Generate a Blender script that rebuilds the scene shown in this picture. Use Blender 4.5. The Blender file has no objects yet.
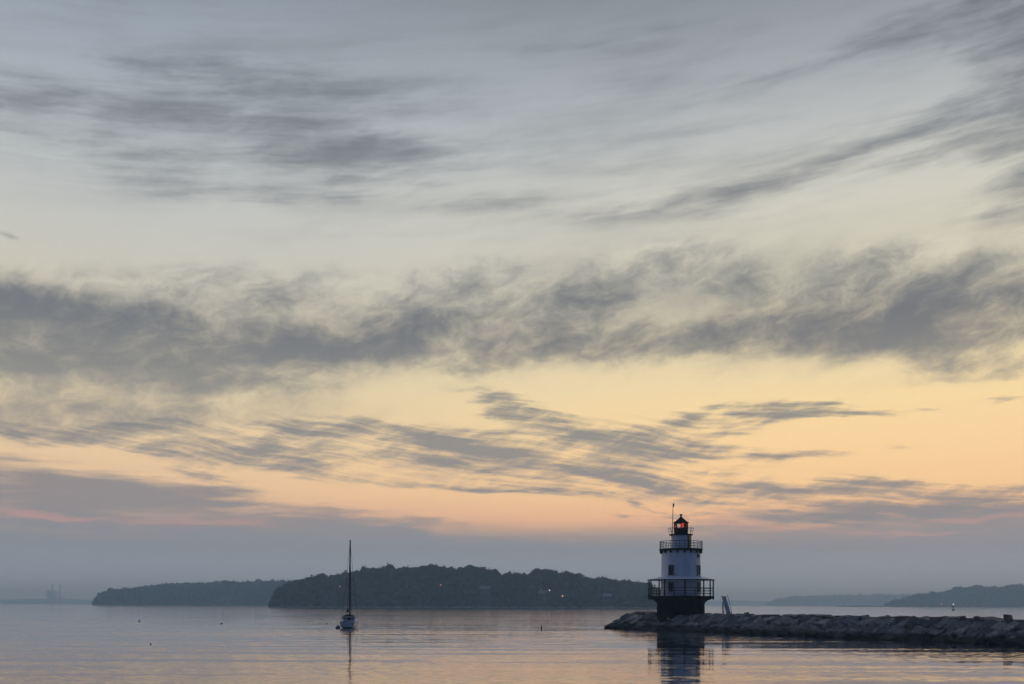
import bpy, bmesh, math, random
from mathutils import Vector, Matrix, noise as mn

rnd = random.Random(11)
SC = bpy.context.scene
COL = SC.collection
PI = math.pi
R = math.radians

# ------------------------------------------------------------------ camera
H = 3.5            # eye height above the water
F = 995.0          # focal length in pixels at 1024 wide
HY = 604.5         # horizon row under the optical axis
ROLL = 0.00244
cam_d = bpy.data.cameras.new('camera')
cam = bpy.data.objects.new('camera', cam_d); COL.objects.link(cam)
cam_d.sensor_width = 36.0; cam_d.lens = F / 1024 * 36.0
cam_d.shift_y = (HY - 342.0) / 1024.0
cam_d.clip_start = 0.3; cam_d.clip_end = 60000
cam.location = (0, 0, H); cam.rotation_euler = (PI / 2, -ROLL, 0)
SC.camera = cam

def ray(px, py):
    dx, dy = px - 512.0, HY - py
    return (dx - ROLL * dy) / F, (dy + ROLL * dx) / F
def at(px, py, Y):
    a, b = ray(px, py); return Vector((a * Y, Y, H + b * Y))
def depth_of(px, py):                 # distance at which a pixel looks at the water
    return -H / ray(px, py)[1]

SC.view_settings.view_transform = 'Standard'
SC.view_settings.look = 'None'
SC.view_settings.exposure = 0.0
SC.view_settings.gamma = 1.0
SC.view_settings.use_curve_mapping = False
SC.render.engine = 'CYCLES'
SC.cycles.use_denoising = True
SC.cycles.max_bounces = 4
SC.cycles.volume_bounces = 2
SC.cycles.sample_clamp_indirect = 4.0

# ------------------------------------------------------------------ sky
def lin(c):
    return tuple(((v / 255) / 12.92 if v / 255 <= 0.04045 else ((v / 255 + 0.055) / 1.055) ** 2.4) for v in c)

SUN_AZ, SUN_EL = R(24), R(2.0)
world = bpy.data.worlds.new('World'); SC.world = world; world.use_nodes = True
WT = world.node_tree; WT.nodes.clear()
def N(kind, **kw):
    n = WT.nodes.new(kind)
    for k, v in kw.items(): setattr(n, k, v)
    return n
def put(sock, v):
    if isinstance(v, bpy.types.NodeSocket): WT.links.new(v, sock)
    else: sock.default_value = v
def M(op, a, b=0.0, c=0.0, clamp=False):
    n = N('ShaderNodeMath', operation=op, use_clamp=clamp)
    put(n.inputs[0], a); put(n.inputs[1], b); put(n.inputs[2], c)
    return n.outputs[0]
def VM(op, a, b=(0, 0, 0), s=None):
    n = N('ShaderNodeVectorMath', operation=op)
    put(n.inputs[0], a); put(n.inputs[1], b)
    if s is not None: put(n.inputs['Scale'], s)
    return n.outputs['Value'] if op in ('DOT_PRODUCT', 'LENGTH') else n.outputs['Vector']
def VXYZ(x, y, z=0.0):
    n = N('ShaderNodeCombineXYZ'); put(n.inputs[0], x); put(n.inputs[1], y); put(n.inputs[2], z); return n.outputs[0]
def SS(x, lo, hi, a=0.0, b=1.0):
    n = N('ShaderNodeMapRange', interpolation_type='SMOOTHSTEP')
    put(n.inputs[0], x); put(n.inputs[1], lo); put(n.inputs[2], hi); put(n.inputs[3], a); put(n.inputs[4], b)
    return n.outputs[0]
def NOISE(v, scale=1.0, detail=5.0, rough=0.55, dist=0.0, color=False):
    n = N('ShaderNodeTexNoise', noise_dimensions='2D')
    put(n.inputs['Vector'], v); put(n.inputs['Scale'], scale); put(n.inputs['Detail'], detail)
    put(n.inputs['Roughness'], rough); put(n.inputs['Distortion'], dist)
    return n.outputs['Color'] if color else n.outputs['Fac']
def RAMP(f, stops):
    n = N('ShaderNodeValToRGB'); e = n.color_ramp.elements; n.color_ramp.interpolation = 'EASE' if False else 'LINEAR'
    e[0].position, e[0].color = stops[0][0], (*lin(stops[0][1]), 1)
    e[1].position, e[1].color = stops[-1][0], (*lin(stops[-1][1]), 1)
    for p, c in stops[1:-1]:
        q = e.new(p); q.color = (*lin(c), 1)
    put(n.inputs[0], f); return n.outputs[0]
def MIX(f, a, b):
    n = N('ShaderNodeMix', data_type='RGBA'); put(n.inputs[0], f); put(n.inputs[6], a); put(n.inputs[7], b)
    return n.outputs[2]

tc = N('ShaderNodeTexCoord')
sx = N('ShaderNodeSeparateXYZ'); WT.links.new(tc.outputs['Generated'], sx.inputs[0])
dx, dy, dz = sx.outputs
hyp = M('MAXIMUM', M('SQRT', M('ADD', M('MULTIPLY', dx, dx), M('MULTIPLY', dy, dy))), 0.02)
az = M('ARCTAN2', dx, dy)
U = M('MULTIPLY', az, 9.95)                                     # azimuth, hundredths of a unit per arc
V = M('MINIMUM', M('MAXIMUM', M('MULTIPLY', M('DIVIDE', dz, hyp), 9.95), 0.0), 40.0)   # height above the horizon
P = VXYZ(U, V)
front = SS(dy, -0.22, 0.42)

def vv(y): return (HY - y) / 100.0
def q(y): return vv(y) / 8.0
east = M('MULTIPLY', V, 0.125)
skyL = RAMP(east, [(0.0, (112, 120, 128)), (q(580), (120, 125, 130)), (q(548), (137, 137, 141)), (q(515), (226, 182, 146)), (q(495), (238, 198, 150)),
                   (q(455), (236, 205, 158)), (q(400), (224, 207, 168)), (q(330), (208, 201, 178)), (q(240), (192, 194, 190)), (q(180), (180, 186, 188)),
                   (q(110), (160, 170, 180)), (q(40), (146, 157, 169)), (q(0), (137, 148, 160)), (1.0, (158, 176, 204))])
skyR = RAMP(east, [(0.0, (113, 121, 128)), (q(580), (124, 128, 132)), (q(548), (142, 138, 138)), (q(520), (250, 190, 134)), (q(495), (255, 207, 142)),
                   (q(455), (255, 214, 148)), (q(410), (250, 219, 157)), (q(370), (238, 217, 168)), (q(300), (215, 208, 180)), (q(215), (206, 204, 190)),
                   (q(150), (187, 190, 188)), (q(90), (165, 170, 175)), (q(30), (144, 150, 157)), (q(0), (134, 141, 149)), (1.0, (156, 173, 200))])
sky = MIX(SS(U, -4.5, 3.0), skyL, skyR)
hs = N('ShaderNodeHueSaturation'); hs.inputs['Saturation'].default_value = 0.94; hs.inputs['Value'].default_value = 1.07; put(hs.inputs['Color'], sky); sky = hs.outputs[0]
# a real atmosphere under the twilight colours
nish = N('ShaderNodeTexSky', sky_type='NISHITA'); nish.sun_disc = False
nish.sun_elevation = SUN_EL; nish.sun_rotation = SUN_AZ
nsc = VM('SCALE', nish.outputs[0], s=0.0015)

def pc(x, y):
    a = math.atan((x - 512) / F); return a * 9.95, (HY - y) / 100 * math.cos(a)
def field(vec, patches, kx=1.0, ky=1.0, kw=1.0):
    s = 0.0
    sv = N('ShaderNodeSeparateXYZ'); put(sv.inputs[0], vec)
    for i, (x, y, rx, ry, rot, w) in enumerate(patches):
        if i % 6 == 0:              # the tiny term only makes the nodes run six patches at a time
            hom = VXYZ(sv.outputs[0], sv.outputs[1], 1.0 if i == 0 else M('MULTIPLY_ADD', s, 1e-7, 1.0))
        u, v = pc(x, y); ca, sa = math.cos(R(rot)), math.sin(R(rot)); rx, ry = rx * kx / 100, ry * ky / 100
        a = VM('DOT_PRODUCT', hom, (ca / rx, sa / rx, -(ca * u + sa * v) / rx))
        b = VM('DOT_PRODUCT', hom, (-sa / ry, ca / ry, -(-sa * u + ca * v) / ry))
        g = M('POWER', 0.36788, M('MULTIPLY_ADD', a, a, M('MULTIPLY', b, b)))
        s = M('MULTIPLY_ADD', g, w * kw, s)
    return s
def warp(scale_u, scale_v, amp_u, amp_v, detail, off, rough=0.6):
    c = NOISE(VM('ADD', VM('MULTIPLY', P, (scale_u, scale_v, 1)), (off, off * 1.7, 0)), 1.0, detail, rough, 0.0, True)
    c = VM('MULTIPLY', VM('SUBTRACT', c, (0.5, 0.5, 0.5)), (amp_u, amp_v, 0))
    return c
def rotv(v, deg, su, sv):
    m = N('ShaderNodeMapping', vector_type='TEXTURE')
    m.inputs['Rotation'].default_value = (0, 0, R(deg)); m.inputs['Scale'].default_value = (1 / su, 1 / sv, 1)
    put(m.inputs['Vector'], v); return m.outputs[0]

cloudcol = RAMP(east, [(0.0, (112, 120, 127)), (q(560), (126, 129, 134)), (q(515), (138, 137, 141)), (q(450), (136, 136, 137)), (q(395), (126, 129, 131)),
                       (q(330), (95, 101, 113)), (q(280), (106, 111, 119)), (q(190), (124, 127, 133)), (q(90), (111, 116, 125)), (q(20), (96, 102, 112)), (1.0, (104, 110, 124))])

# A: thin high veils, combed by the wind
PA = VM('ADD', P, warp(0.35, 1.6, 1.2, 0.30, 5, 3.1))
A = field(PA, [(110, 112, 140, 16, 3, .5), (215, 86, 110, 24, 0, .6), (180, 140, 150, 18, 5, .7), (330, 165, 120, 18, 6, .9), (260, 190, 110, 12, 4, .55),
               (410, 160, 50, 14, 8, .45), (480, 203, 80, 9, 4, .3), (730, 190, 150, 8, 6, .7), (860, 150, 80, 6, 9, .4), (910, 160, 35, 5, 3, .6),
               (1030, 50, 45, 80, 0, 1.7), (1030, 130, 36, 50, 0, .4), (960, 10, 110, 22, 4, .4), (985, 130, 40, 12, 8, .35), (640, 38, 130, 10, 3, .35),
               (560, 85, 150, 10, 2, .22), (800, 62, 130, 10, 8, .3), (700, 217, 45, 5, -2, .45), (20, 120, 80, 14, 0, .35), (300, 235, 200, 8, 2, .18),
               (900, 120, 110, 8, 6, .15), (8, 237, 10, 2.2, -10, .9), (1000, 200, 60, 14, 5, .35), (240, 130, 230, 55, 4, .28), (820, 160, 220, 40, 6, .14)], 1.05, 1.3, 1.15)
nA = NOISE(rotv(VM('ADD', P, warp(0.5, 1.2, 0.5, 0.12, 2, 9.4)), 6, 0.45, 4.2), 1.0, 5, 0.62)
nA2 = NOISE(rotv(P, 8, 0.35, 1.6), 1.0, 4, 0.55)
def stretch(n, k): return M('MULTIPLY_ADD', n, k, 0.5 - 0.5 * k)
def dens(cov, n, k, lo, hi):        # noise eats into the cover, never makes cloud of its own
    cc = M('SUBTRACT', 1.0, M('POWER', 0.36788, M('MULTIPLY', cov, 1.15)))
    return SS(M('MULTIPLY_ADD', M('MULTIPLY', M('SUBTRACT', n, 0.5), k), SS(cov, 0.0, 0.5), cc), lo, hi)
nA3 = NOISE(rotv(VM('ADD', P, warp(1.4, 2.4, 0.5, 0.22, 3, 88.0)), 14, 0.9, 3.0), 1.0, 5, 0.62)
dA = dens(A, stretch(M('MULTIPLY_ADD', nA, 0.45, M('MULTIPLY_ADD', nA2, 0.22, M('MULTIPLY', nA3, 0.33))), 2.7), 1.1, 0.10, 1.28)
veil = M('MULTIPLY', SS(M('MULTIPLY_ADD', nA, 0.45, M('MULTIPLY_ADD', nA2, 0.35, M('MULTIPLY', nA3, 0.2))), 0.40, 0.72), SS(V, 3.2, 4.4))

# B: the long broken deck
PB = VM('ADD', VM('ADD', P, warp(0.55, 1.1, 0.8, 0.34, 4, 21.3)), warp(2.4, 4.5, 0.16, 0.10, 4, 5.0, 0.65))
B = field(PB, [(60, 320, 140, 24, -2, 2.2), (0, 325, 90, 26, 0, 1.2), (150, 376, 100, 14, -3, 1.6), (40, 362, 90, 14, 0, 1.0), (190, 384, 60, 9, 0, 1.0), (50, 368, 80, 18, 0, .75), (270, 350, 110, 15, 2, 1.5),
               (390, 330, 75, 18, 15, 1.3), (440, 300, 60, 18, 20, .45), (520, 325, 70, 24, 22, 1.05), (590, 295, 65, 24, 15, .8), (200, 283, 90, 18, 0, .4),
               (320, 298, 110, 20, 5, .42), (460, 272, 60, 14, 10, .4), (715, 272, 60, 24, -20, .7), (740, 335, 48, 11, 5, .9), (900, 326, 105, 17, 2, 2.6),
               (995, 318, 70, 24, 5, 1.5), (885, 286, 80, 16, 8, .8), (880, 255, 60, 12, 5, .6), (960, 290, 60, 20, 10, .55), (650, 338, 120, 14, 0, .75),
               (600, 352, 150, 12, 0, .5), (980, 362, 60, 7, 0, .9), (965, 377, 42, 4, 2, .8), (460, 371, 26, 7, 0, .75), (468, 390, 26, 3, 0, .45), (85, 412, 80, 12, 0, .55),
               (150, 421, 50, 10, 12, .65), (225, 415, 70, 10, 0, .4), (0, 412, 55, 12, 0, .55), (800, 300, 60, 20, 15, .35), (330, 385, 60, 8, 5, .25), (640, 258, 60, 14, 8, .35)], 1.05, 1.15, 1.1)
B0 = field(PB, [(90, 335, 230, 60, -3, .75), (330, 320, 190, 48, 4, .62), (560, 308, 190, 50, 8, .95), (760, 305, 160, 52, -5, .85), (930, 305, 170, 58, 5, .75), (700, 350, 260, 22, 0, .5), (100, 410, 150, 16, 0, .5), (300, 412, 110, 16, 0, .3)])
nB = NOISE(rotv(VM('ADD', P, warp(1.2, 2.0, 0.45, 0.28, 3, 33.0)), 16, 1.7, 3.2), 1.0, 6, 0.68)
nB2 = NOISE(rotv(VM('ADD', P, (7.7, 3.1, 0)), 16, 0.5, 1.3), 1.0, 3, 0.55)
dB0 = dens(B0, stretch(M('MULTIPLY_ADD', nB, 0.45, M('MULTIPLY', nB2, 0.55)), 2.2), 0.75, 0.05, 1.15)
dB = dens(B, stretch(M('MULTIPLY_ADD', nB, 0.7, M('MULTIPLY', nB2, 0.3)), 2.2), 0.80, 0.10, 1.12)

# C: cirrus hooks and combed streaks
flow = warp(0.55, 0.9, 1.1, 0.34, 2.0, 47.0, 0.5)
PCf = VM('ADD', VM('ADD', P, VM('SCALE', flow, s=0.40)), warp(1.1, 6.0, 0.6, 0.10, 4, 12.0, 0.65))
Cc = field(PCf, [(500, 405, 30, 11, -20, 1.15), (545, 425, 48, 12, -22, 1.05), (605, 441, 52, 8, -4, .95), (655, 428, 50, 7, 14, .7), (705, 432, 50, 7, 8, .65),
                 (710, 452, 70, 5, -3, .85), (795, 455, 55, 2.5, -2, .6), (783, 409, 45, 6, -3, 2.2), (850, 415, 75, 2.6, 0, 1.1), (440, 440, 60, 8, -8, .9),
                 (480, 455, 60, 7, -12, .9), (560, 468, 55, 7, -8, 1.05), (630, 480, 50, 5, -10, 1.1), (275, 458, 72, 8, -6, 1.05), (340, 430, 60, 6, 0, .75),
                 (195, 475, 34, 5, -12, .85), (460, 486, 60, 2.6, 0, .65), (545, 491, 70, 2.6, -2, .5), (300, 435, 40, 6, 0, .5), (420, 460, 80, 4, -4, .6),
                 (320, 479, 80, 3.5, -2, .4), (860, 485, 32, 7, -8, 1.0), (900, 490, 30, 5, -10, .7), (770, 487, 50, 5, -8, .85), (825, 496, 60, 5, -8, .85),
                 (980, 500, 60, 11, -5, .95), (620, 514, 13, 2.6, 0, .8), (650, 505, 22, 2.6, -18, .5), (820, 515, 60, 7, -3, .9), (905, 514, 60, 6, 0, .8),
                 (700, 514, 30, 3.5, 0, .7), (904, 447, 14, 3, -5, .2), (60, 440, 140, 7, 2, .7), (150, 452, 120, 5, -5, .6), (90, 428, 90, 5, 4, .5), (240, 442, 60, 5, -4, .5), (520, 452, 200, 28, -8, .12), (1010, 398, 25, 2.5, 4, .5),
                 (700, 470, 120, 14, -4, .22), (350, 445, 220, 26, -4, .26), (640, 440, 130, 26, 4, .28), (500, 465, 120, 18, -8, .2), (760, 500, 120, 10, -6, .4)], 1.0, 1.12, 1.3)
nC = NOISE(rotv(VM('ADD', P, VM('SCALE', flow, s=0.6)), -7, 0.9, 13.0), 1.0, 4, 0.62)
nC2 = NOISE(rotv(VM('ADD', P, VM('SCALE', flow, s=1.0)), 10, 0.6, 6.0), 1.0, 5, 0.6)
nC3 = NOISE(rotv(VM('ADD', P, VM('SCALE', warp(2.2, 3.5, 0.30, 0.16, 3, 71.0), s=1.0)), 20, 1.6, 5.5), 1.0, 5, 0.65)
nCm = M('MULTIPLY_ADD', nC, 0.46, M('MULTIPLY_ADD', nC2, 0.26, M('MULTIPLY', nC3, 0.28)))
dC = dens(Cc, stretch(nCm, 3.0), 1.25, 0.10, 1.10)

# D: low grey bank on the horizon
PD = VM('ADD', P, warp(0.7, 3.2, 1.5, 0.30, 5, 61.0))
D = field(PD, [(40, 492, 150, 24, -4, 1.3), (180, 510, 160, 17, -5, 1.15), (300, 528, 160, 15, -4, 1.5), (120, 520, 200, 20, -4, 1.2), (400, 540, 160, 12, -3, 1.0), (880, 532, 170, 20, -2, 1.7), (1010, 525, 90, 20, 0, 1.3), (520, 548, 260, 14, 0, .7)])
pd = N('ShaderNodeSeparateXYZ'); put(pd.inputs[0], PD)
bank = SS(pd.outputs[1], 0.50, 0.88, 1.0, 0.0)
nD = NOISE(rotv(P, 0, 0.5, 5.0), 1.0, 4, 0.6)
dD = M('MAXIMUM', dens(D, stretch(nD, 2.4), 0.8, 0.12, 0.95), bank)
pink = SS(M('MULTIPLY', field(PD, [(35, 515, 60, 5, 0, 1.0), (205, 523, 75, 5, -2, 1.0), (700, 523, 120, 4, -3, .5), (905, 536, 60, 3, 0, .8), (800, 528, 70, 3, -3, .8), (975, 520, 60, 4, 3, .8), (560, 541, 140, 3, 0, .6)]), M('MULTIPLY_ADD', nD, 1.6, 0.1)), 0.15, 1.0)

lowcol = RAMP(east, [(0.0, (164, 184, 208)), (q(585), (158, 176, 198)), (q(550), (146, 153, 164)), (q(520), (142, 142, 147)), (q(500), (139, 137, 142)), (1.0, (135, 133, 138))])
def deck(c):
    c = MIX(M('MULTIPLY', dB0, 0.74), c, MIX(0.35, cloudcol, sky))
    return MIX(M('MULTIPLY', dB, 0.84), c, cloudcol)
# upper half of the eastern sky: veils and the deck
hi = MIX(M('MULTIPLY', veil, 0.50), sky, (*lin((130, 134, 140)), 1))
hi = MIX(M('MULTIPLY', dA, 0.88), hi, cloudcol)
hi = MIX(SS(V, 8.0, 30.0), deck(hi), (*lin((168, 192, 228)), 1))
# lower half: the deck, the cirrus and the bank
lo = MIX(M('MULTIPLY', dC, 0.90), deck(sky), cloudcol)
lo = MIX(M('MULTIPLY', dD, 0.90), lo, lowcol)
lo = MIX(M('MULTIPLY', pink, 0.50), lo, (*lin((222, 165, 152)), 1))
# the dim blue half of the sky behind the viewer
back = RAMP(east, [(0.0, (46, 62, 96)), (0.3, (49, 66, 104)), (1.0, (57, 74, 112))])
def BG(col):
    n = N('ShaderNodeBackground'); put(n.inputs['Color'], VM('ADD', col, nsc)); return n.outputs[0]
def MXS(f, a, b):
    n = N('ShaderNodeMixShader'); put(n.inputs[0], f); WT.links.new(a, n.inputs[1]); WT.links.new(b, n.inputs[2]); return n.outputs[0]
wo = N('ShaderNodeOutputWorld')
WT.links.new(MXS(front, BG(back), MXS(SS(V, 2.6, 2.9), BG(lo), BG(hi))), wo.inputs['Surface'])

# the sun is still under the cloud bank, a broad weak glow from ahead
sun_d = bpy.data.lights.new('sun', 'SUN'); sun = bpy.data.objects.new('sun', sun_d); COL.objects.link(sun)
sun_d.energy = 0.02; sun_d.angle = R(60); sun_d.color = (1.0, 0.78, 0.55)
sdir = Vector((math.sin(SUN_AZ) * math.cos(SUN_EL), math.cos(SUN_AZ) * math.cos(SUN_EL), math.sin(SUN_EL)))
sun.rotation_euler = (-sdir).to_track_quat('-Z', 'Y').to_euler()
sun.location = (0, 0, 60)

# ------------------------------------------------------------------ materials
def new_mat(name, rough=0.6, metal=0.0, spec=0.5):
    m = bpy.data.materials.new(name); m.use_nodes = True
    b = m.node_tree.nodes['Principled BSDF']
    b.inputs['Roughness'].default_value = rough; b.inputs['Metallic'].default_value = metal
    b.inputs['Specular IOR Level'].default_value = spec
    return m, m.node_tree, b
def mottled(name, c1, c2, scale=3.0, rough=0.6, metal=0.0, spec=0.4, bump=0.0, stretch=(1, 1, 1), detail=6):
    m, t, b = new_mat(name, rough, metal, spec)
    g = t.nodes.new('ShaderNodeNewGeometry'); mp = t.nodes.new('ShaderNodeMapping'); mp.inputs['Scale'].default_value = stretch
    t.links.new(g.outputs['Position'], mp.inputs['Vector'])
    n = t.nodes.new('ShaderNodeTexNoise'); n.inputs['Scale'].default_value = scale; n.inputs['Detail'].default_value = detail
    n.inputs['Roughness'].default_value = 0.65
    t.links.new(mp.outputs[0], n.inputs['Vector'])
    r = t.nodes.new('ShaderNodeValToRGB'); r.color_ramp.elements[0].position = 0.32; r.color_ramp.elements[1].position = 0.68
    r.color_ramp.elements[0].color = (*c1, 1); r.color_ramp.elements[1].color = (*c2, 1)
    t.links.new(n.outputs['Fac'], r.inputs[0]); t.links.new(r.outputs[0], b.inputs['Base Color'])
    if bump:
        bp = t.nodes.new('ShaderNodeBump'); bp.inputs['Strength'].default_value = 0.7; bp.inputs['Distance'].default_value = bump
        t.links.new(n.outputs['Fac'], bp.inputs['Height']); t.links.new(bp.outputs[0], b.inputs['Normal'])
    return m
def emitter(name, col, strength):
    m, t, b = new_mat(name)
    b.inputs['Base Color'].default_value = (*col, 1); b.inputs['Emission Color'].default_value = (*col, 1); b.inputs['Emission Strength'].default_value = strength
    return m

M_WHITE = mottled('white_paint', (.56, .60, .66), (.74, .77, .82), 1.1, 0.55, stretch=(1, 1, .35))
M_ROOFW = mottled('pale_roof_paint', (.50, .52, .54), (.66, .67, .68), 2.0, 0.5)
M_IRON = mottled('black_iron_paint', (.010, .010, .012), (.022, .021, .022), 1.4, 0.9, spec=.05, stretch=(1, 1, .4))
M_RAIL = mottled('dark_rail_paint', (.010, .010, .013), (.022, .022, .024), 6, 0.6, spec=.25)
M_DARK = mottled('dark_opening', (.015, .015, .018), (.03, .03, .035), 3, 0.3)
M_FRAME = mottled('grey_frame_paint', (.10, .10, .11), (.17, .17, .17), 5, 0.5)
M_RUST = mottled('weathered_orange_paint', (.25, .09, .04), (.40, .20, .12), 4, 0.6)
M_GALV = mottled('galvanised_steel', (.48, .47, .44), (.62, .61, .58), 5, 0.5, .2)
M_HULL = mottled('boat_gelcoat', (.36, .365, .36), (.46, .465, .46), 1.5, 0.3)
M_CABIN = mottled('cabin_gelcoat', (.42, .44, .48), (.52, .54, .58), 1.5, 0.4)
M_BOOT = mottled('dark_bottom_paint', (.02, .025, .04), (.04, .045, .06), 2, 0.5)
M_SPAR = mottled('dark_spar', (.015, .015, .02), (.03, .03, .035), 3, 0.5, 0, .2)
M_CANVAS = mottled('navy_canvas', (.02, .025, .05), (.04, .05, .085), 6, 0.9)
M_BUOYB = mottled('blue_buoy_paint', (.08, .13, .22), (.16, .23, .34), 3, 0.5)
M_BUOYD = mottled('weathered_buoy_paint', (.04, .03, .03), (.09, .06, .05), 5, 0.6)
M_RED = emitter('red_lens', (0.85, 0.06, 0.06), 0.66)
M_LAMPW = emitter('warm_lamp', (1.0, 0.70, 0.55), 1.8)
M_LAMPO = emitter('orange_lamp', (1.0, 0.40, 0.26), 1.7)
M_LAMPG = emitter('pale_green_lamp', (0.72, 1.0, 0.85), 1.6)
M_FOL = mottled('foliage', (.020, .028, .018), (.050, .060, .034), .09, 0.85, spec=.2)
M_TRUNK = mottled('bark', (.04, .032, .026), (.09, .07, .055), 2, 0.9)
M_SOIL = mottled('wooded_ground', (.03, .035, .02), (.07, .07, .045), .05, 0.95)
M_SHORE = mottled('shore_rock', (.05, .05, .05), (.12, .115, .10), .25, 0.9)
M_LEDGE = mottled('pale_shore_rock', (.05, .05, .047), (.26, .245, .22), .12, 0.9)
M_FAR = mottled('far_coast', (.035, .045, .03), (.06, .06, .045), .01, 0.95)
M_CONC = mottled('power_station_concrete', (.50, .50, .50), (.62, .62, .60), .05, 0.8)
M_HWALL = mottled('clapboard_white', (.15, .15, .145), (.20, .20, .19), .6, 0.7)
M_HROOF = mottled('pale_shingle', (.16, .165, .17), (.24, .245, .25), 1.2, 0.8)

def glass_mat():
    m = bpy.data.materials.new('lantern_glass'); m.use_nodes = True; t = m.node_tree; t.nodes.clear()
    tr = t.nodes.new('ShaderNodeBsdfTransparent'); tr.inputs[0].default_value = (.86, .90, .88, 1)
    gl = t.nodes.new('ShaderNodeBsdfGlossy'); gl.inputs['Roughness'].default_value = 0.05
    fr = t.nodes.new('ShaderNodeFresnel'); fr.inputs[0].default_value = 1.5
    mx = t.nodes.new('ShaderNodeMixShader'); o = t.nodes.new('ShaderNodeOutputMaterial')
    t.links.new(fr.outputs[0], mx.inputs[0]); t.links.new(tr.outputs[0], mx.inputs[1]); t.links.new(gl.outputs[0], mx.inputs[2]); t.links.new(mx.outputs[0], o.inputs[0])
    return m
M_GLASS = glass_mat()

def rock_mat():
    m, t, b = new_mat('granite', 0.8, 0, .3)
    g = t.nodes.new('ShaderNodeNewGeometry'); oi = t.nodes.new('ShaderNodeObjectInfo')
    n = t.nodes.new('ShaderNodeTexNoise'); n.inputs['Scale'].default_value = 2.6; n.inputs['Detail'].default_value = 8; n.inputs['Roughness'].default_value = .7
    t.links.new(g.outputs['Position'], n.inputs['Vector'])
    r = t.nodes.new('ShaderNodeValToRGB'); r.color_ramp.elements[0].position = .3; r.color_ramp.elements[1].position = .72
    r.color_ramp.elements[0].color = (.052, .051, .049, 1); r.color_ramp.elements[1].color = (.25, .238, .222, 1)
    t.links.new(n.outputs['Fac'], r.inputs[0])
    vr = t.nodes.new('ShaderNodeMapRange'); vr.inputs[3].default_value = .42; vr.inputs[4].default_value = 1.50
    t.links.new(oi.outputs['Random'], vr.inputs[0])
    vm = t.nodes.new('ShaderNodeVectorMath'); vm.operation = 'SCALE'
    t.links.new(r.outputs[0], vm.inputs[0]); t.links.new(vr.outputs[0], vm.inputs['Scale'])
    # weed and wet stone below the high tide mark
    sp = t.nodes.new('ShaderNodeSeparateXYZ'); t.links.new(g.outputs['Position'], sp.inputs[0])
    n2 = t.nodes.new('ShaderNodeTexNoise'); n2.inputs['Scale'].default_value = .9; n2.inputs['Detail'].default_value = 5
    t.links.new(g.outputs['Position'], n2.inputs['Vector'])
    ad = t.nodes.new('ShaderNodeMath'); ad.operation = 'MULTIPLY_ADD'; ad.inputs[1].default_value = .9
    t.links.new(n2.outputs['Fac'], ad.inputs[0]); t.links.new(sp.outputs[2], ad.inputs[2])
    mr = t.nodes.new('ShaderNodeMapRange'); mr.interpolation_type = 'SMOOTHSTEP'; mr.inputs[1].default_value = .95; mr.inputs[2].default_value = 1.35
    t.links.new(ad.outputs[0], mr.inputs[0])
    mx = t.nodes.new('ShaderNodeMix'); mx.data_type = 'RGBA'; mx.inputs[6].default_value = (.022, .022, .018, 1)
    t.links.new(mr.outputs[0], mx.inputs[0]); t.links.new(vm.outputs[0], mx.inputs[7]); t.links.new(mx.outputs[2], b.inputs['Base Color'])
    bp = t.nodes.new('ShaderNodeBump'); bp.inputs['Strength'].default_value = .8; bp.inputs['Distance'].default_value = .08
    t.links.new(n.outputs['Fac'], bp.inputs['Height']); t.links.new(bp.outputs[0], b.inputs['Normal'])
    return m
M_ROCK = rock_mat()

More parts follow.
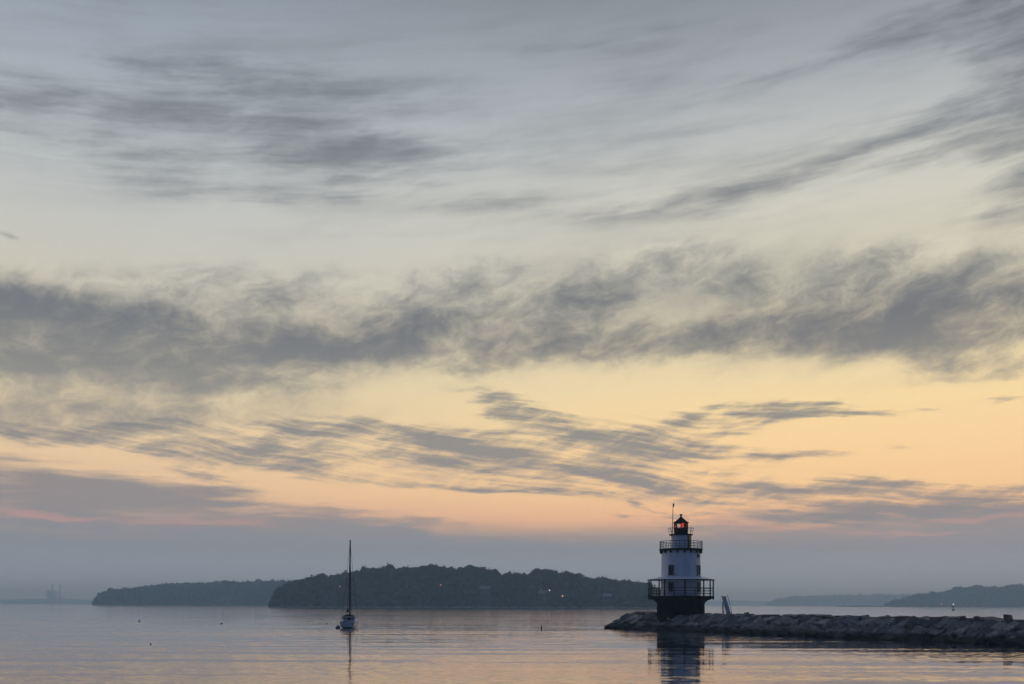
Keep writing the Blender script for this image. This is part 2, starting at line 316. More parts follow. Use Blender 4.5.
def water_mat():
    m = bpy.data.materials.new('sea_water'); m.use_nodes = True; t = m.node_tree; t.nodes.clear()
    def nd(k, **kw):
        n = t.nodes.new(k)
        for a_, v in kw.items(): setattr(n, a_, v)
        return n
    g = nd('ShaderNodeNewGeometry')
    def nz(sx, sy, scale, detail, rough, rot=0.0, out='Color'):
        mp = nd('ShaderNodeMapping'); mp.inputs['Scale'].default_value = (sx, sy, 1); mp.inputs['Rotation'].default_value = (0, 0, R(rot))
        t.links.new(g.outputs['Position'], mp.inputs['Vector'])
        n = nd('ShaderNodeTexNoise', noise_dimensions='2D'); n.inputs['Scale'].default_value = scale; n.inputs['Detail'].default_value = detail; n.inputs['Roughness'].default_value = rough
        t.links.new(mp.outputs[0], n.inputs['Vector']); return n.outputs[out]
    def vm(op, a, b):
        n = nd('ShaderNodeVectorMath', operation=op)
        for i, v in enumerate((a, b)):
            if isinstance(v, bpy.types.NodeSocket): t.links.new(v, n.inputs[i])
            else: n.inputs[i].default_value = v
        return n.outputs[0]
    swell = vm('MULTIPLY', vm('SUBTRACT', nz(.14, .9, .36, 3, .5, 4), (.5, .5, .5)), (WATER[0] * .15, WATER[0], 0))
    chop = vm('MULTIPLY', vm('SUBTRACT', nz(.30, 1.0, 2.2, 3, .6, -5), (.5, .5, .5)), (WATER[1] * .22, WATER[1], 0))
    mr = nd('ShaderNodeMapRange', interpolation_type='SMOOTHSTEP')       # slicks and cat's paws
    mr.inputs[1].default_value = .40; mr.inputs[2].default_value = .60; mr.inputs[3].default_value = .05; mr.inputs[4].default_value = 1.25
    t.links.new(nz(.030, 1.0, .30, 4, .62, 2, 'Fac'), mr.inputs[0])
    sc_ = nd('ShaderNodeVectorMath', operation='SCALE'); t.links.new(chop, sc_.inputs[0]); t.links.new(mr.outputs[0], sc_.inputs['Scale'])
    tot = nd('ShaderNodeSeparateXYZ'); t.links.new(vm('ADD', swell, sc_.outputs[0]), tot.inputs[0])
    # wavelets steepened by the breeze: their faces lean one way
    ab = nd('ShaderNodeMath', operation='ABSOLUTE'); t.links.new(tot.outputs[1], ab.inputs[0])
    ng = nd('ShaderNodeMath', operation='MULTIPLY'); ng.inputs[1].default_value = -1.0; t.links.new(ab.outputs[0], ng.inputs[0])
    cv = nd('ShaderNodeCombineXYZ'); cv.inputs[2].default_value = 1.0; t.links.new(tot.outputs[0], cv.inputs[0]); t.links.new(ng.outputs[0], cv.inputs[1])
    nrm = vm('NORMALIZE', cv.outputs[0], (0, 0, 0))
    fr = nd('ShaderNodeFresnel'); fr.inputs['IOR'].default_value = 1.34; t.links.new(nrm, fr.inputs['Normal'])
    pw = nd('ShaderNodeMath', operation='POWER'); pw.inputs[1].default_value = WATER[2]; t.links.new(fr.outputs[0], pw.inputs[0])
    gl = nd('ShaderNodeBsdfGlossy'); gl.inputs['Roughness'].default_value = .055; gl.inputs['Color'].default_value = (.97, .98, 1, 1); t.links.new(nrm, gl.inputs['Normal'])
    df = nd('ShaderNodeBsdfDiffuse'); df.inputs['Color'].default_value = (.04, .06, .075, 1)
    mx = nd('ShaderNodeMixShader'); o = nd('ShaderNodeOutputMaterial')
    t.links.new(pw.outputs[0], mx.inputs[0]); t.links.new(df.outputs[0], mx.inputs[1]); t.links.new(gl.outputs[0], mx.inputs[2]); t.links.new(mx.outputs[0], o.inputs[0])
    return m
WATER = (0.08, 0.26, 0.62)
M_WATER = water_mat()

# ------------------------------------------------------------------ mesh helpers
class MB:
    def __init__(s): s.v, s.f = [], []
    def add(s, vs, fs):
        o = len(s.v); s.v += [tuple(v) for v in vs]; s.f += [tuple(i + o for i in f) for f in fs]; return s
    def box(s, c, d, rot=None):
        hx, hy, hz = d[0] / 2, d[1] / 2, d[2] / 2
        vs = [Vector((x, y, z)) for x in (-hx, hx) for y in (-hy, hy) for z in (-hz, hz)]
        if rot is not None: vs = [rot @ v for v in vs]
        return s.add([v + Vector(c) for v in vs], [(0, 1, 3, 2), (4, 6, 7, 5), (0, 4, 5, 1), (2, 3, 7, 6), (0, 2, 6, 4), (1, 5, 7, 3)])
    def tube(s, pts, r, n=8, r2=None):
        pts = [Vector(p) for p in pts]; k = len(pts); vs, fs = [], []
        for i, p in enumerate(pts):
            d = (pts[min(i + 1, k - 1)] - pts[max(i - 1, 0)]).normalized()
            a = d.orthogonal().normalized() if i == 0 else (a - d * a.dot(d)).normalized()
            b = d.cross(a); rr = r if r2 is None else r + (r2 - r) * i / (k - 1)
            vs += [p + (a * math.cos(2 * PI * j / n) + b * math.sin(2 * PI * j / n)) * rr for j in range(n)]
        for i in range(k - 1):
            for j in range(n):
                fs.append((i * n + j, i * n + (j + 1) % n, (i + 1) * n + (j + 1) % n, (i + 1) * n + j))
        fs.append(tuple(range(n))[::-1]); fs.append(tuple((k - 1) * n + j for j in range(n)))
        return s.add(vs, fs)
    def ring(s, R_, z, r, n=48, m=6):
        vs, fs = [], []
        for i in range(n):
            a = 2 * PI * i / n
            for j in range(m):
                b = 2 * PI * j / m
                vs.append(((R_ + r * math.cos(b)) * math.sin(a), -(R_ + r * math.cos(b)) * math.cos(a), z + r * math.sin(b)))
        for i in range(n):
            for j in range(m):
                fs.append((i * m + j, ((i + 1) % n) * m + j, ((i + 1) % n) * m + (j + 1) % m, i * m + (j + 1) % m))
        return s.add(vs, fs)
    def lathe(s, prof, n=48, closed=False, c=(0, 0, 0)):
        vs, fs = [], []; k = len(prof)
        for i in range(n):
            a = 2 * PI * i / n
            for (r, z) in prof: vs.append((c[0] + r * math.sin(a), c[1] - r * math.cos(a), c[2] + z))
        for i in range(n):
            for j in range(k if closed else k - 1):
                j2 = (j + 1) % k
                fs.append((i * k + j, ((i + 1) % n) * k + j, ((i + 1) % n) * k + j2, i * k + j2))
        if not closed:
            if prof[0][0] > 1e-4: fs.append(tuple(i * k for i in range(n))[::-1])
            if prof[-1][0] > 1e-4: fs.append(tuple(i * k + k - 1 for i in range(n)))
        return s.add(vs, fs)
    def ball(s, c, r, n=16, m=10, sq=(1, 1, 1)):
        vs, fs = [], []
        for i in range(m + 1):
            t = PI * i / m
            for j in range(n):
                a = 2 * PI * j / n
                vs.append((c[0] + r * sq[0] * math.sin(t) * math.cos(a), c[1] + r * sq[1] * math.sin(t) * math.sin(a), c[2] + r * sq[2] * math.cos(t)))
        for i in range(m):
            for j in range(n): fs.append((i * n + j, (i + 1) * n + j, (i + 1) * n + (j + 1) % n, i * n + (j + 1) % n))
        return s.add(vs, fs)
    def build(s, name, mat, parent=None, smooth=False):
        me = bpy.data.meshes.new(name); me.from_pydata(s.v, [], s.f); me.update()
        bm = bmesh.new(); bm.from_mesh(me); bmesh.ops.remove_doubles(bm, verts=bm.verts, dist=1e-5); bmesh.ops.recalc_face_normals(bm, faces=bm.faces)
        bm.to_mesh(me); bm.free(); me.materials.append(mat)
        if smooth: me.shade_auto_smooth(R(35)) if hasattr(me, 'shade_auto_smooth') else me.shade_smooth()
        o = bpy.data.objects.new(name, me); COL.objects.link(o)
        if parent: o.parent = parent
        return o
    def raw(s, name, mat, parent=None, smooth=False):
        me = bpy.data.meshes.new(name); me.from_pydata(s.v, [], s.f); me.update(); me.materials.append(mat)
        if smooth: me.shade_smooth()
        o = bpy.data.objects.new(name, me); COL.objects.link(o)
        if parent: o.parent = parent
        return o
def thing(name, label, cat, loc=(0, 0, 0), rz=0.0, group=None):
    o = bpy.data.objects.new(name, None); COL.objects.link(o); o.empty_display_size = .5
    o.location = loc; o.rotation_euler = (0, 0, rz); tag(o, label, cat, group); return o
def tag(o, label=None, cat=None, group=None, kind=None):
    if label: o['label'] = label
    if cat: o['category'] = cat
    if group: o['group'] = group
    if kind: o['kind'] = kind
    return o
def copy_tree(o, parent=None):
    c = o.copy(); COL.objects.link(c); c.parent = parent
    for ch in list(o.children): copy_tree(ch, c)
    return c
def face_cam(p): return math.atan2(-p[0], p[1]) if True else 0   # rotation that turns local -Y to the viewer
def smooth(o, ang=35):
    for p in o.data.polygons: p.use_smooth = True
    o.data.set_sharp_from_angle(angle=R(ang)); return o

# ------------------------------------------------------------------ water
w = MB().add([(-9000, -1000, 0), (9000, -1000, 0), (9000, 12500, 0), (-9000, 12500, 0)], [(0, 1, 2, 3)]).raw('water', M_WATER)
tag(w, 'calm rippled harbour water reflecting the dawn sky', 'water', kind='structure')

# ------------------------------------------------------------------ wooded islands and headlands
def interp(prof, x):
    if x <= prof[0][0]: return prof[0][1]
    for (a, b), (c_, d) in zip(prof, prof[1:]):
        if x <= c_: return b + (d - b) * (x - a) / (c_ - a)
    return prof[-1][1]
ICO = None
def clump(mb, c, rx, rz, rg, leaves):
    # an uneven crown: lumpy core and loose sprays of leaves round it
    n, m = 7, 5; base = len(mb.v); ph = rg.random() * 6
    for i in range(m + 1):
        t = PI * i / m
        for j in range(n):
            a = 2 * PI * j / n + ph
            k = .78 + .34 * rg.random()
            mb.v.append((c[0] + rx * k * math.sin(t) * math.cos(a), c[1] + rx * k * math.sin(t) * math.sin(a), c[2] + rz * k * math.cos(t)))
    for i in range(m):
        for j in range(n):
            mb.f.append((base + i * n + j, base + (i + 1) * n + j, base + (i + 1) * n + (j + 1) % n, base + i * n + (j + 1) % n))
    for _ in range(leaves):
        t = math.acos(1 - 1.6 * rg.random()); a = rg.random() * 2 * PI; k = .85 + .42 * rg.random()
        p = Vector((c[0] + rx * k * math.sin(t) * math.cos(a), c[1] + rx * k * math.sin(t) * math.sin(a), c[2] + rz * k * math.cos(t)))
        s = rx * (.14 + .16 * rg.random())
        u = Vector((rg.gauss(0, 1), rg.gauss(0, 1), rg.gauss(0, 1))).normalized(); v = u.orthogonal().normalized()
        b = len(mb.v)
        mb.v += [tuple(p + u * s), tuple(p + v * s * .7), tuple(p - u * s), tuple(p - v * s * .7)]
        mb.f.append((b, b + 1, b + 2, b + 3))

def island(tname, fname, prof, Y0, depth, th, spacing, tl, fl, leaves=26, seed=1, clear=(), step=3.0, shore=None):
    """terrain under a wood; prof = skyline in picture pixels, Y0 = distance of its shore"""
    rg = random.Random(seed)
    x0, x1 = prof[0][0], prof[-1][0]
    nx = int((x1 - x0) / step) + 1; ny = 14
    Yr = Y0 + depth * .55
    def ridge(px):
        z = at(px, interp(prof, px), Yr).z
        return max(z - th * .92, 0.3)
    def ground(px, t):            # t 0 shore .. 1 far shore
        r = ridge(px)
        s = math.sin(min(t / .55, 1) * PI / 2) ** .75 if t < .55 else math.cos((t - .55) / .45 * PI / 2) ** .7
        return r * s + 1.0 * mn.noise((px * .05, t * 4, seed)) * min(1, t * 6)
    def gx(px, t): return ray(px, HY)[0] * (Y0 + depth * t)
    mb = MB(); rows = ny + 1
    for i in range(nx + 1):
        px = x0 + (x1 - x0) * i / nx
        for j in range(rows):
            t = j / ny
            jx = 3.0 * mn.noise((px * .09, seed, 2.0)) * (1 if j == 0 else 0)
            mb.v.append((gx(px, t), Y0 + depth * t + jx * 2, -0.6 if j in (0, ny) else ground(px, t)))
    for i in range(nx):
        for j in range(ny):
            a = i * rows + j; mb.f.append((a, a + rows, a + rows + 1, a + 1))
    g = tag(mb.raw(tname, M_SOIL, None, True), tl, 'island', kind='structure')
    fm = MB(); X0, X1 = gx(x0, 0), gx(x1, 0); cnt = 0
    nxs, nys = int((X1 - X0) / spacing), int(depth * .8 / (spacing * 1.15)); dpx = (x1 - x0) / nxs
    for i in range(nxs):
        for j in range(nys):
            px = x0 + (i + .5 + rg.uniform(-.45, .45)) * dpx; t = .015 + .80 * (j + rg.random()) / nys; X = gx(px, t)
            z = ground(px, t); Y = Y0 + depth * t
            if any(abs(X - cx) < rx_ and Y < cy + 4 and Y > cy - 22 for cx, cy, rx_ in clear): continue
            edge = min(1, (px - x0) / 14 + .35, (x1 - px) / 14 + .35)
            h = th * (rg.uniform(.62, 1.08) + (.22 if rg.random() < .08 else 0)) * max(edge, .3)
            hgt_mid = h * .58
            clump(fm, (X, Y, z + hgt_mid), h * rg.uniform(.28, .48), h * rg.uniform(.38, .48), rg, leaves)
            if j < 2: clump(fm, (X + rg.uniform(-3, 3), Y0 + depth * .01, z * .4 + h * .16), h * .3, h * .22, rg, leaves // 3)
            cnt += 1
    if shore:
        sm = MB(); n = int((x1 - x0) / 1.2)
        for i in range(n + 1):
            px = x0 + 1 + (x1 - x0 - 2) * i / n; a_ = ray(px, HY)[0]; k_ = .5 + .9 * abs(mn.noise((px * .21, seed, 5))) + .5 * rg.random()
            sm.v += [(a_ * (Y0 - 7), Y0 - 7 + 3 * rg.random(), -.4), (a_ * (Y0 - 3), Y0 - 3, 1.1 * k_), (a_ * (Y0 + 2), Y0 + 2, 2.0 * k_), (a_ * (Y0 + 9), Y0 + 9, .8)]
        for i in range(n):
            for j in range(3): sm.f.append((i * 4 + j, i * 4 + 4 + j, i * 4 + 5 + j, i * 4 + j + 1))
        tag(sm.raw('shore_ledge', M_LEDGE), shore, 'shore', kind='structure')
    f = tag(fm.raw(fname, M_FOL), fl, 'woodland', kind='stuff')
    return ridge, ground, Yr, gx

P_MID = [(269, 603), (272, 598.5), (276.7, 591), (285, 584.6), (294, 580.6), (313, 578.5), (322, 575.0), (332, 575.5), (346, 574), (357, 571.4), (381, 567.6), (390, 567),
         (400, 569), (414, 567), (424, 567.6), (432, 567), (443, 567), (455, 568), (470, 566.4), (483, 568.4), (500, 572.5), (515, 573.4), (524, 574.6), (537, 572),
         (545, 572), (551, 573.6), (555, 573), (560, 574), (577, 574.6), (586, 577.8), (590, 579), (605, 578.5), (622, 580.5), (640, 583), (652, 586), (668, 591), (684, 598), (690, 603)]
P_LEFT = [(92, 600), (94, 597), (97, 594), (108, 591), (123, 588.6), (146, 586.5), (173, 583.6), (205, 583), (217, 582), (243, 582.2), (258, 581.5), (275, 581.5), (293, 581), (312, 583), (330, 590), (340, 600)]
P_RIGHT = [(884, 604), (890, 601.8), (906, 598), (920, 594.4), (940, 592.4), (956, 588.4), (976, 586.3), (990, 586.9), (1017, 584.8), (1040, 584.5), (1080, 584), (1130, 588)]
P_RFAR = [(764, 604.6), (768, 602.6), (776, 599.6), (793, 596.2), (837, 595), (879, 594.4), (906, 594.6), (930, 595), (960, 599), (980, 604)]
YM = 980.0
mid_h = [(at(485, 593, YM + 22), 7.0), (at(543, 597, YM + 14), 6.0), (at(607, 597, YM + 14), 6.5)]
clear = [(p.x, p.y, r) for p, r in mid_h]
mr_, mg_, mY, mgx = island('island_terrain', 'island_wood', P_MID, YM, 150, 11.0, 5.6, 'dark low island behind the sailboat and the lighthouse', 'dense dark wood covering the long island behind the sailboat', 26, 3, clear, shore='low rocky shore along the foot of the island behind the sailboat')
lr_, lg_, lY, lgx = island('island_terrain', 'island_wood', P_LEFT, 2000, 260, 15.0, 9.0, 'second wooded island beyond the first, hazier blue', 'hazy blue wood on the farther island at the left', 16, 5, shore='low rocky shore along the foot of the farther island')
rr_, rg_, rY, rgx = island('headland_terrain', 'headland_wood', P_RIGHT, 2650, 320, 17.0, 11.0, 'wooded headland far beyond the breakwater at the right', 'hazy blue wood on the nearer headland at the right', 14, 7, step=4)
island('headland_terrain', 'headland_wood', P_RFAR, 5200, 500, 22.0, 20.0, 'pale farther headland right of the lighthouse', 'pale far wood on the distant headland right of the lighthouse', 10, 9, step=4)

# trees that stand out on the skyline
def skyline_tree(px, ytop, hh, rxx, gr, label, group, Yr, base):
    p = at(px, ytop, Yr); o = thing('broadleaf_tree', label, 'tree', (p.x, Yr, base), 0, group)
    h = p.z - base
    MB().tube([(0, 0, -1), (.1, 0, h * .35), (0, .1, h * .6)], h * .035, 7, h * .015).build('trunk', M_TRUNK, o)
    cm = MB(); rg = random.Random(int(px))
    for k in range(5):
        a = k * 1.256 + rg.random(); clump(cm, (math.cos(a) * rxx * .5, math.sin(a) * rxx * .5, h * rg.uniform(.55, .76)), rxx * .55, h * .17, rg, 34)
    clump(cm, (0, 0, h * .80), rxx * .6, h * .18, rg, 40)
    cm.raw('crown', M_FOL, o); return o
for px, yt, rx_, lb in [(322, 573.2, 6, 'rounded tree standing proud of the island skyline left of the mast'), (389, 565.6, 7, 'broad tree on the island crest right of the sailboat mast'),
                        (431.5, 563.8, 5.5, 'tallest tree on the crest of the island behind the sailboat'), (537, 568.2, 6.5, 'left one of the two big trees over the dip of the island crest'),
                        (545, 568.8, 6, 'right one of the two big trees over the dip of the island crest'), (555.5, 570.4, 4.5, 'single tree right after the gap in the island crest'), (470, 564.8, 7, 'broad tree near the middle of the island crest')]:
    skyline_tree(px, yt, 0, rx_, 0, lb, 'trees on the island skyline', mY, max(mr_(px) - 1, 0))
for px, yt, lb in [(258, 578.9, 'highest tree on the skyline of the hazy farther island'), (217, 580.6, 'lower tree on the skyline of the hazy farther island')]:
    skyline_tree(px, yt, 0, 9, 0, lb, 'trees on the far island skyline', lY, max(lr_(px) - 1, 0))
for px, yt, lb in [(976, 584.6, 'tree breaking the skyline of the right headland near its top'), (956, 586.4, 'tree breaking the skyline of the right headland at its shoulder')]:
    skyline_tree(px, yt, 0, 11, 0, lb, 'trees on the headland skyline', rY, max(rr_(px) - 1, 0))

# shore ledge below the far island, and the low coast with the power station
def ledge(px0, px1, py, label, Y, hgt):
    mb = MB(); rg = random.Random(int(px0)); x0, x1 = ray(px0, HY)[0] * Y, ray(px1, HY)[0] * Y; n = 24; rows = 5
    for i in range(n + 1):
        t = i / n
        for j in range(rows):
            s = j / (rows - 1); e = math.sin(PI * t) ** .5 * math.sin(PI * s)
            mb.v.append((x0 + (x1 - x0) * t, Y + (s - .5) * 14, -.4 + hgt * e * (0.6 + .7 * rg.random())))
    for i in range(n):
        for j in range(rows - 1):
            a = i * rows + j; mb.f.append((a, a + rows, a + rows + 1, a + 1))
    return tag(mb.raw('rock_ledge', M_SHORE), label, 'rocks')
ledge(183, 214, 605.6, 'low dark rock ledge awash below the far left island', 1900, 3.2)
ledge(834, 892, 607, 'low dark ledge along the foot of the pale far headland', 2500, 4.0)

cb = MB(); prof = [(-60, 600.5), (0, 600), (20, 599.2), (45, 598.6), (70, 599), (92, 600.3), (130, 601), (180, 603)]
YC = 6300.0; rows = 4
pts = [prof[0][0] + (prof[-1][0] - prof[0][0]) * i / 60 for i in range(61)]
for px in pts:
    z = max(at(px, interp(prof, px), YC).z + 3 * mn.noise((px * .2, 0, 4)), .5); x = ray(px, HY)[0] * YC
    cb.v += [(x, YC - 120, -.5), (x, YC - 60, z * .8), (x, YC, z), (x, YC + 200, z * .6)]
for i in range(len(pts) - 1):
    for j in range(rows - 1):
        a = i * rows + j; cb.f.append((a, a + rows, a + rows + 1, a + 1))
tag(cb.raw('coast', M_FAR), 'faint low coast on the horizon under the power station', 'coast', kind='structure')
cb = MB(); YC2 = 7500.0
pts = [690 + i * 8 for i in range(12)]
for px in pts:
    z = max(at(px, 601.6 - 1.2 * math.sin((px - 690) / 88 * PI), YC2).z, .5); x = ray(px, HY)[0] * YC2
    cb.v += [(x, YC2 - 120, -.5), (x, YC2 - 60, z * .8), (x, YC2, z), (x, YC2 + 200, z * .6)]
for i in range(len(pts) - 1):
    for j in range(rows - 1):
        a = i * rows + j; cb.f.append((a, a + rows, a + rows + 1, a + 1))
tag(cb.raw('coast', M_FAR), 'very faint coast on the horizon just right of the lighthouse', 'coast', kind='structure')

YP = 6000.0; s = YP / F
ps = thing('power_station', 'faint hazy power station with two chimneys on the far left horizon', 'power station', (ray(52, HY)[0] * YP, YP, 15))
MB().box((0, 0, 30), (8 * s, 60, 62)).box((0, 0, 63), (5 * s, 50, 5)).build('boiler_house', M_CONC, ps)
MB().box((8 * s, 0, 12), (8 * s, 50, 28)).build('turbine_hall', M_CONC, ps)
MB().lathe([(7, -10), (6, 70), (5, 105)], 20, c=(3.3 * s, -40, 0)).build('chimney', M_CONC, ps)
MB().lathe([(5.5, -10), (4.6, 70), (4, 103)], 20, c=(9.5 * s, -20, 0)).build('chimney', M_CONC, ps)

# houses and lamps on the island
def house(p, w, d, h, label, rz=0.0, lit=False):
    o = thing('island_house', label, 'house', p, rz, 'houses among the island trees')
    MB().box((0, 0, h / 2 - 2), (w, d, h + 4)).build('wall', M_HWALL, o)
    mb = MB(); e = .5; rh = d * .42
    mb.add([(-w / 2 - e, -d / 2 - e, h + .02), (w / 2 + e, -d / 2 - e, h + .02), (w / 2 + e, d / 2 + e, h + .02), (-w / 2 - e, d / 2 + e, h + .02), (-w / 2 - e, 0, h + rh), (w / 2 + e, 0, h + rh)],
           [(0, 1, 5, 4), (2, 3, 4, 5), (0, 4, 3), (1, 2, 5), (0, 3, 2, 1)])
    r = mb.build('roof', M_HROOF, o)
    MB().box((w * .25, 0, h + rh), (.8, .8, 1.6)).build('chimney', M_TRUNK, r)
    for k in range(3):
        x = (k - 1) * w * .3
        f = MB().box((x, -d / 2 - .03, h * .55), (1.3, .10, 1.7)).build('window', M_FRAME, o)
        MB().box((x, -d / 2 - .09, h * .55), (1.0, .04, 1.4)).build('pane', M_DARK, f)
    return o
for (p, r), (w_, lb, rz) in zip(mid_h, [(11, 'long pale-roofed house on the island slope right of the sailboat', .1), (8, 'small pale house low on the island near the shore lights', -.3), (8, 'small pale house low on the right part of the island', .25)]):
    t = (p.y - YM) / 150
    z = max(mg_(512 + p.x / p.y * F, t), 1.0)
    house((p.x, p.y, min(z, p.z)), w_, 7, 4.2, lb, rz)
def lamp(px, py, Y, zg, mat, label, r=.42):
    p = at(px, py, Y); o = thing('lamp_post', label, 'lamp', (p.x, Y, zg), 0, 'lamps burning on the island')
    MB().tube([(0, 0, -1), (0, 0, p.z - zg - r * .6)], .12, 8, .08).build('pole', M_RAIL, o)
    MB().ball((0, 0, p.z - zg), r).build('lamp_globe', mat, o, True)
    return o
def mid_ground(px, Y): return max(mg_(px, (Y - YM) / 150), .2)
for px, py, mat, lb, r in [(549.5, 590.3, M_LAMPW, 'whitish lamp burning high on the island slope', .55), (562.5, 596, M_LAMPO, 'orange lamp burning low on the island, right of the whitish one', .6),
                           (440.7, 585, M_LAMPO, 'orange lamp burning on the island slope midway between mast and lighthouse', .5), (339.7, 586.5, M_LAMPW, 'dim lamp on the island slope just left of the mast', .36),
                           (541, 589.8, M_LAMPW, 'faint lamp just left of the whitish one on the island', .2)]:
    Y = YM - 3; p = at(px, py, Y)
    # stand on the slope just in front of the crowns at that height
    tt = .02
    while tt < .5 and mg_(px, tt) + 8 < p.z: tt += .005
    Y = YM + 150 * tt - 13
    lamp(px, py, Y, mid_ground(px, max(Y, YM + 1)), mat, lb, r)
p = at(941.5, 604, 2640); lp = thing('lamp_post', 'dim pinkish lamp at the foot of the right headland', 'lamp', (p.x, 2640, 0.0))
MB().tube([(0, 0, -.5), (0, 0, p.z - .5)], .2, 8).build('pole', M_RAIL, lp); MB().ball((0, 0, p.z), 1.0).build('lamp_globe', M_LAMPO, lp, True)

# ------------------------------------------------------------------ breakwater
TIP = Vector((14.9, 148.0, 0)); DS = Vector((.437, -.8995, 0)).normalized(); DN = Vector((DS.y * -1, DS.x, 0))
def bw(s_, n_, z=0.0): return TIP + DS * s_ + DN * n_ + Vector((0, 0, z))
SN, NC, RN = 0.5, 5.6, 5.6        # nose centre and radius
core = MB(); sec = [(0.5, -.8), (1.2, .15), (2.4, .8), (3.6, 1.3), (4.4, 1.6), (5.6, 1.65), (7.0, 1.6), (7.8, 1.35), (9.2, .6), (10.6, -.8)]
ss = [k * 1.0 for k in range(0, 96)]
for s_ in ss:
    for n_, z in sec: core.v.append(tuple(bw(SN + s_, n_, z + .18 * mn.noise((s_ * .9, n_ * 1.1, 1)))))
k = len(sec)
for i in range(len(ss) - 1):
    for j in range(k - 1): core.f.append((i * k + j, (i + 1) * k + j, (i + 1) * k + j + 1, i * k + j + 1))
half = sec[:6]; nf = 14; b0 = len(core.v)
for i in range(nf + 1):
    a = PI * i / nf
    for n_, z in half:
        r = NC - n_
        p = bw(SN, NC) + (-DN * math.cos(a) - DS * math.sin(a)) * r
        core.v.append((p.x, p.y, z))
for i in range(nf):
    for j in range(5): core.f.append((b0 + i * 6 + j, b0 + (i + 1) * 6 + j, b0 + (i + 1) * 6 + j + 1, b0 + i * 6 + j + 1))
M_GAP = mottled('gap_shade_rubble', (.012, .012, .010), (.03, .028, .024), 2.0, 0.9, spec=.2)  # core coloured near black so the gaps between blocks read as deep shade
tag(core.raw('breakwater', M_GAP), 'long rubble breakwater running from the lighthouse to the right', 'breakwater')

def rock_mesh(seed):
    rg = random.Random(seed); bm = bmesh.new(); bmesh.ops.create_cube(bm, size=1.0)
    for v in bm.verts: v.co += Vector((rg.uniform(-.13, .13), rg.uniform(-.13, .13), rg.uniform(-.13, .13)))
    bmesh.ops.bevel(bm, geom=list(bm.edges), offset=.07, segments=1, profile=.5, affect='EDGES')
    bmesh.ops.triangulate(bm, faces=bm.faces)
    bmesh.ops.subdivide_edges(bm, edges=list(bm.edges), cuts=2, use_grid_fill=True)
    for v in bm.verts:
        d = mn.noise(v.co * 2.3 + Vector((seed * 7.1, 0, 0))) * .07 + mn.noise(v.co * 6 + Vector((0, seed * 3.3, 0))) * .03
        v.co += v.co.normalized() * d
    me = bpy.data.meshes.new('granite_block'); bm.to_mesh(me); bm.free(); me.materials.append(M_ROCK)
    for p in me.polygons: p.use_smooth = True
    me.set_sharp_from_angle(angle=R(28))
    return me
ROCKS = [rock_mesh(k) for k in range(14)]
L_ROW = ['dark wet granite block at the waterline of the breakwater', 'grey granite block low on the sloping breakwater face', 'grey granite slab leaning on the upper breakwater face', 'granite cap block along the crest of the breakwater']
def block(p, dim, rz, tilt, lean, label, group='granite blocks of the breakwater'):
    o = bpy.data.objects.new('granite_block', rnd.choice(ROCKS)); COL.objects.link(o)
    o.location = p; o.scale = dim
    m_ = Matrix.Rotation(rz, 3, 'Z') @ Matrix.Rotation(tilt, 3, 'X') @ Matrix.Rotation(lean, 3, 'Y')
    o.rotation_euler = m_.to_euler()
    return tag(o, label, 'block', group)
ANG = math.atan2(DS.y, DS.x)
rowdef = [(0.35, .05, 1.45, (1.6, 1.2, .95), 0), (1.25, .68, 1.25, (1.2, 1.5, .9), 1), (2.30, 1.34, 1.2, (1.15, 1.6, .9), 2), (3.60, 1.88, 1.5, (1.55, 1.35, .75), 3), (5.3, 1.94, 2.4, (2.3, 1.7, .7), 3)]
for n_, z, step, dim, row in rowdef:
    s_ = .3
    while s_ < 76:
        lhs = bw(s_, n_)
        near_l = (lhs - Vector((23.8, 140, 0))).length < 3.9 and n_ > 2.9
        st = step * rnd.uniform(.82, 1.18) * (1.0 if s_ < 60 else 1.15)
        if not near_l:
            k = st / step
            lean = rnd.uniform(-.65, -.05) if row < 3 else rnd.uniform(-.10, .10)
            tl = -.45 + rnd.uniform(-.2, .2) if row < 3 else rnd.uniform(-.12, .08)
            block(bw(s_, n_ + rnd.uniform(-.15, .15), z + rnd.uniform(-.10, .10) + (.10 * mn.noise((s_ * .25, row, 0)) if row < 3 else .06 * mn.noise((s_ * .3, 9, 0)))),
                  (dim[0] * k * rnd.uniform(.80, 1.12), dim[1] * rnd.uniform(.8, 1.15), dim[2] * rnd.uniform(.75, 1.3)), ANG + PI + rnd.uniform(-.18, .18), -tl * -1, lean, L_ROW[row])
        s_ += st
L_NOSE = ['dark wet granite block at the waterline round the breakwater tip', 'grey granite block on the rounded tip of the breakwater', 'grey granite block near the top of the breakwater tip']
for ring_, (n_, z, cnt) in enumerate([(0.3, .0, 12), (1.4, .70, 11), (2.6, 1.36, 9), (3.8, 1.84, 5)]):
    for i in range(cnt):
        a = PI * (i + .5 + rnd.uniform(-.15, .15)) / cnt * .98
        d = -DN * math.cos(a) - DS * math.sin(a); p = bw(SN, NC) + d * (NC - n_)
        block((p.x, p.y, z + rnd.uniform(-.08, .08)), (1.6 * rnd.uniform(.85, 1.2), 1.2 * rnd.uniform(.85, 1.15), .9), math.atan2(d.y, d.x) + PI / 2 + rnd.uniform(-.2, .2), .4 + rnd.uniform(-.2, .2), rnd.uniform(-.25, .25), L_NOSE[min(ring_, 2)])
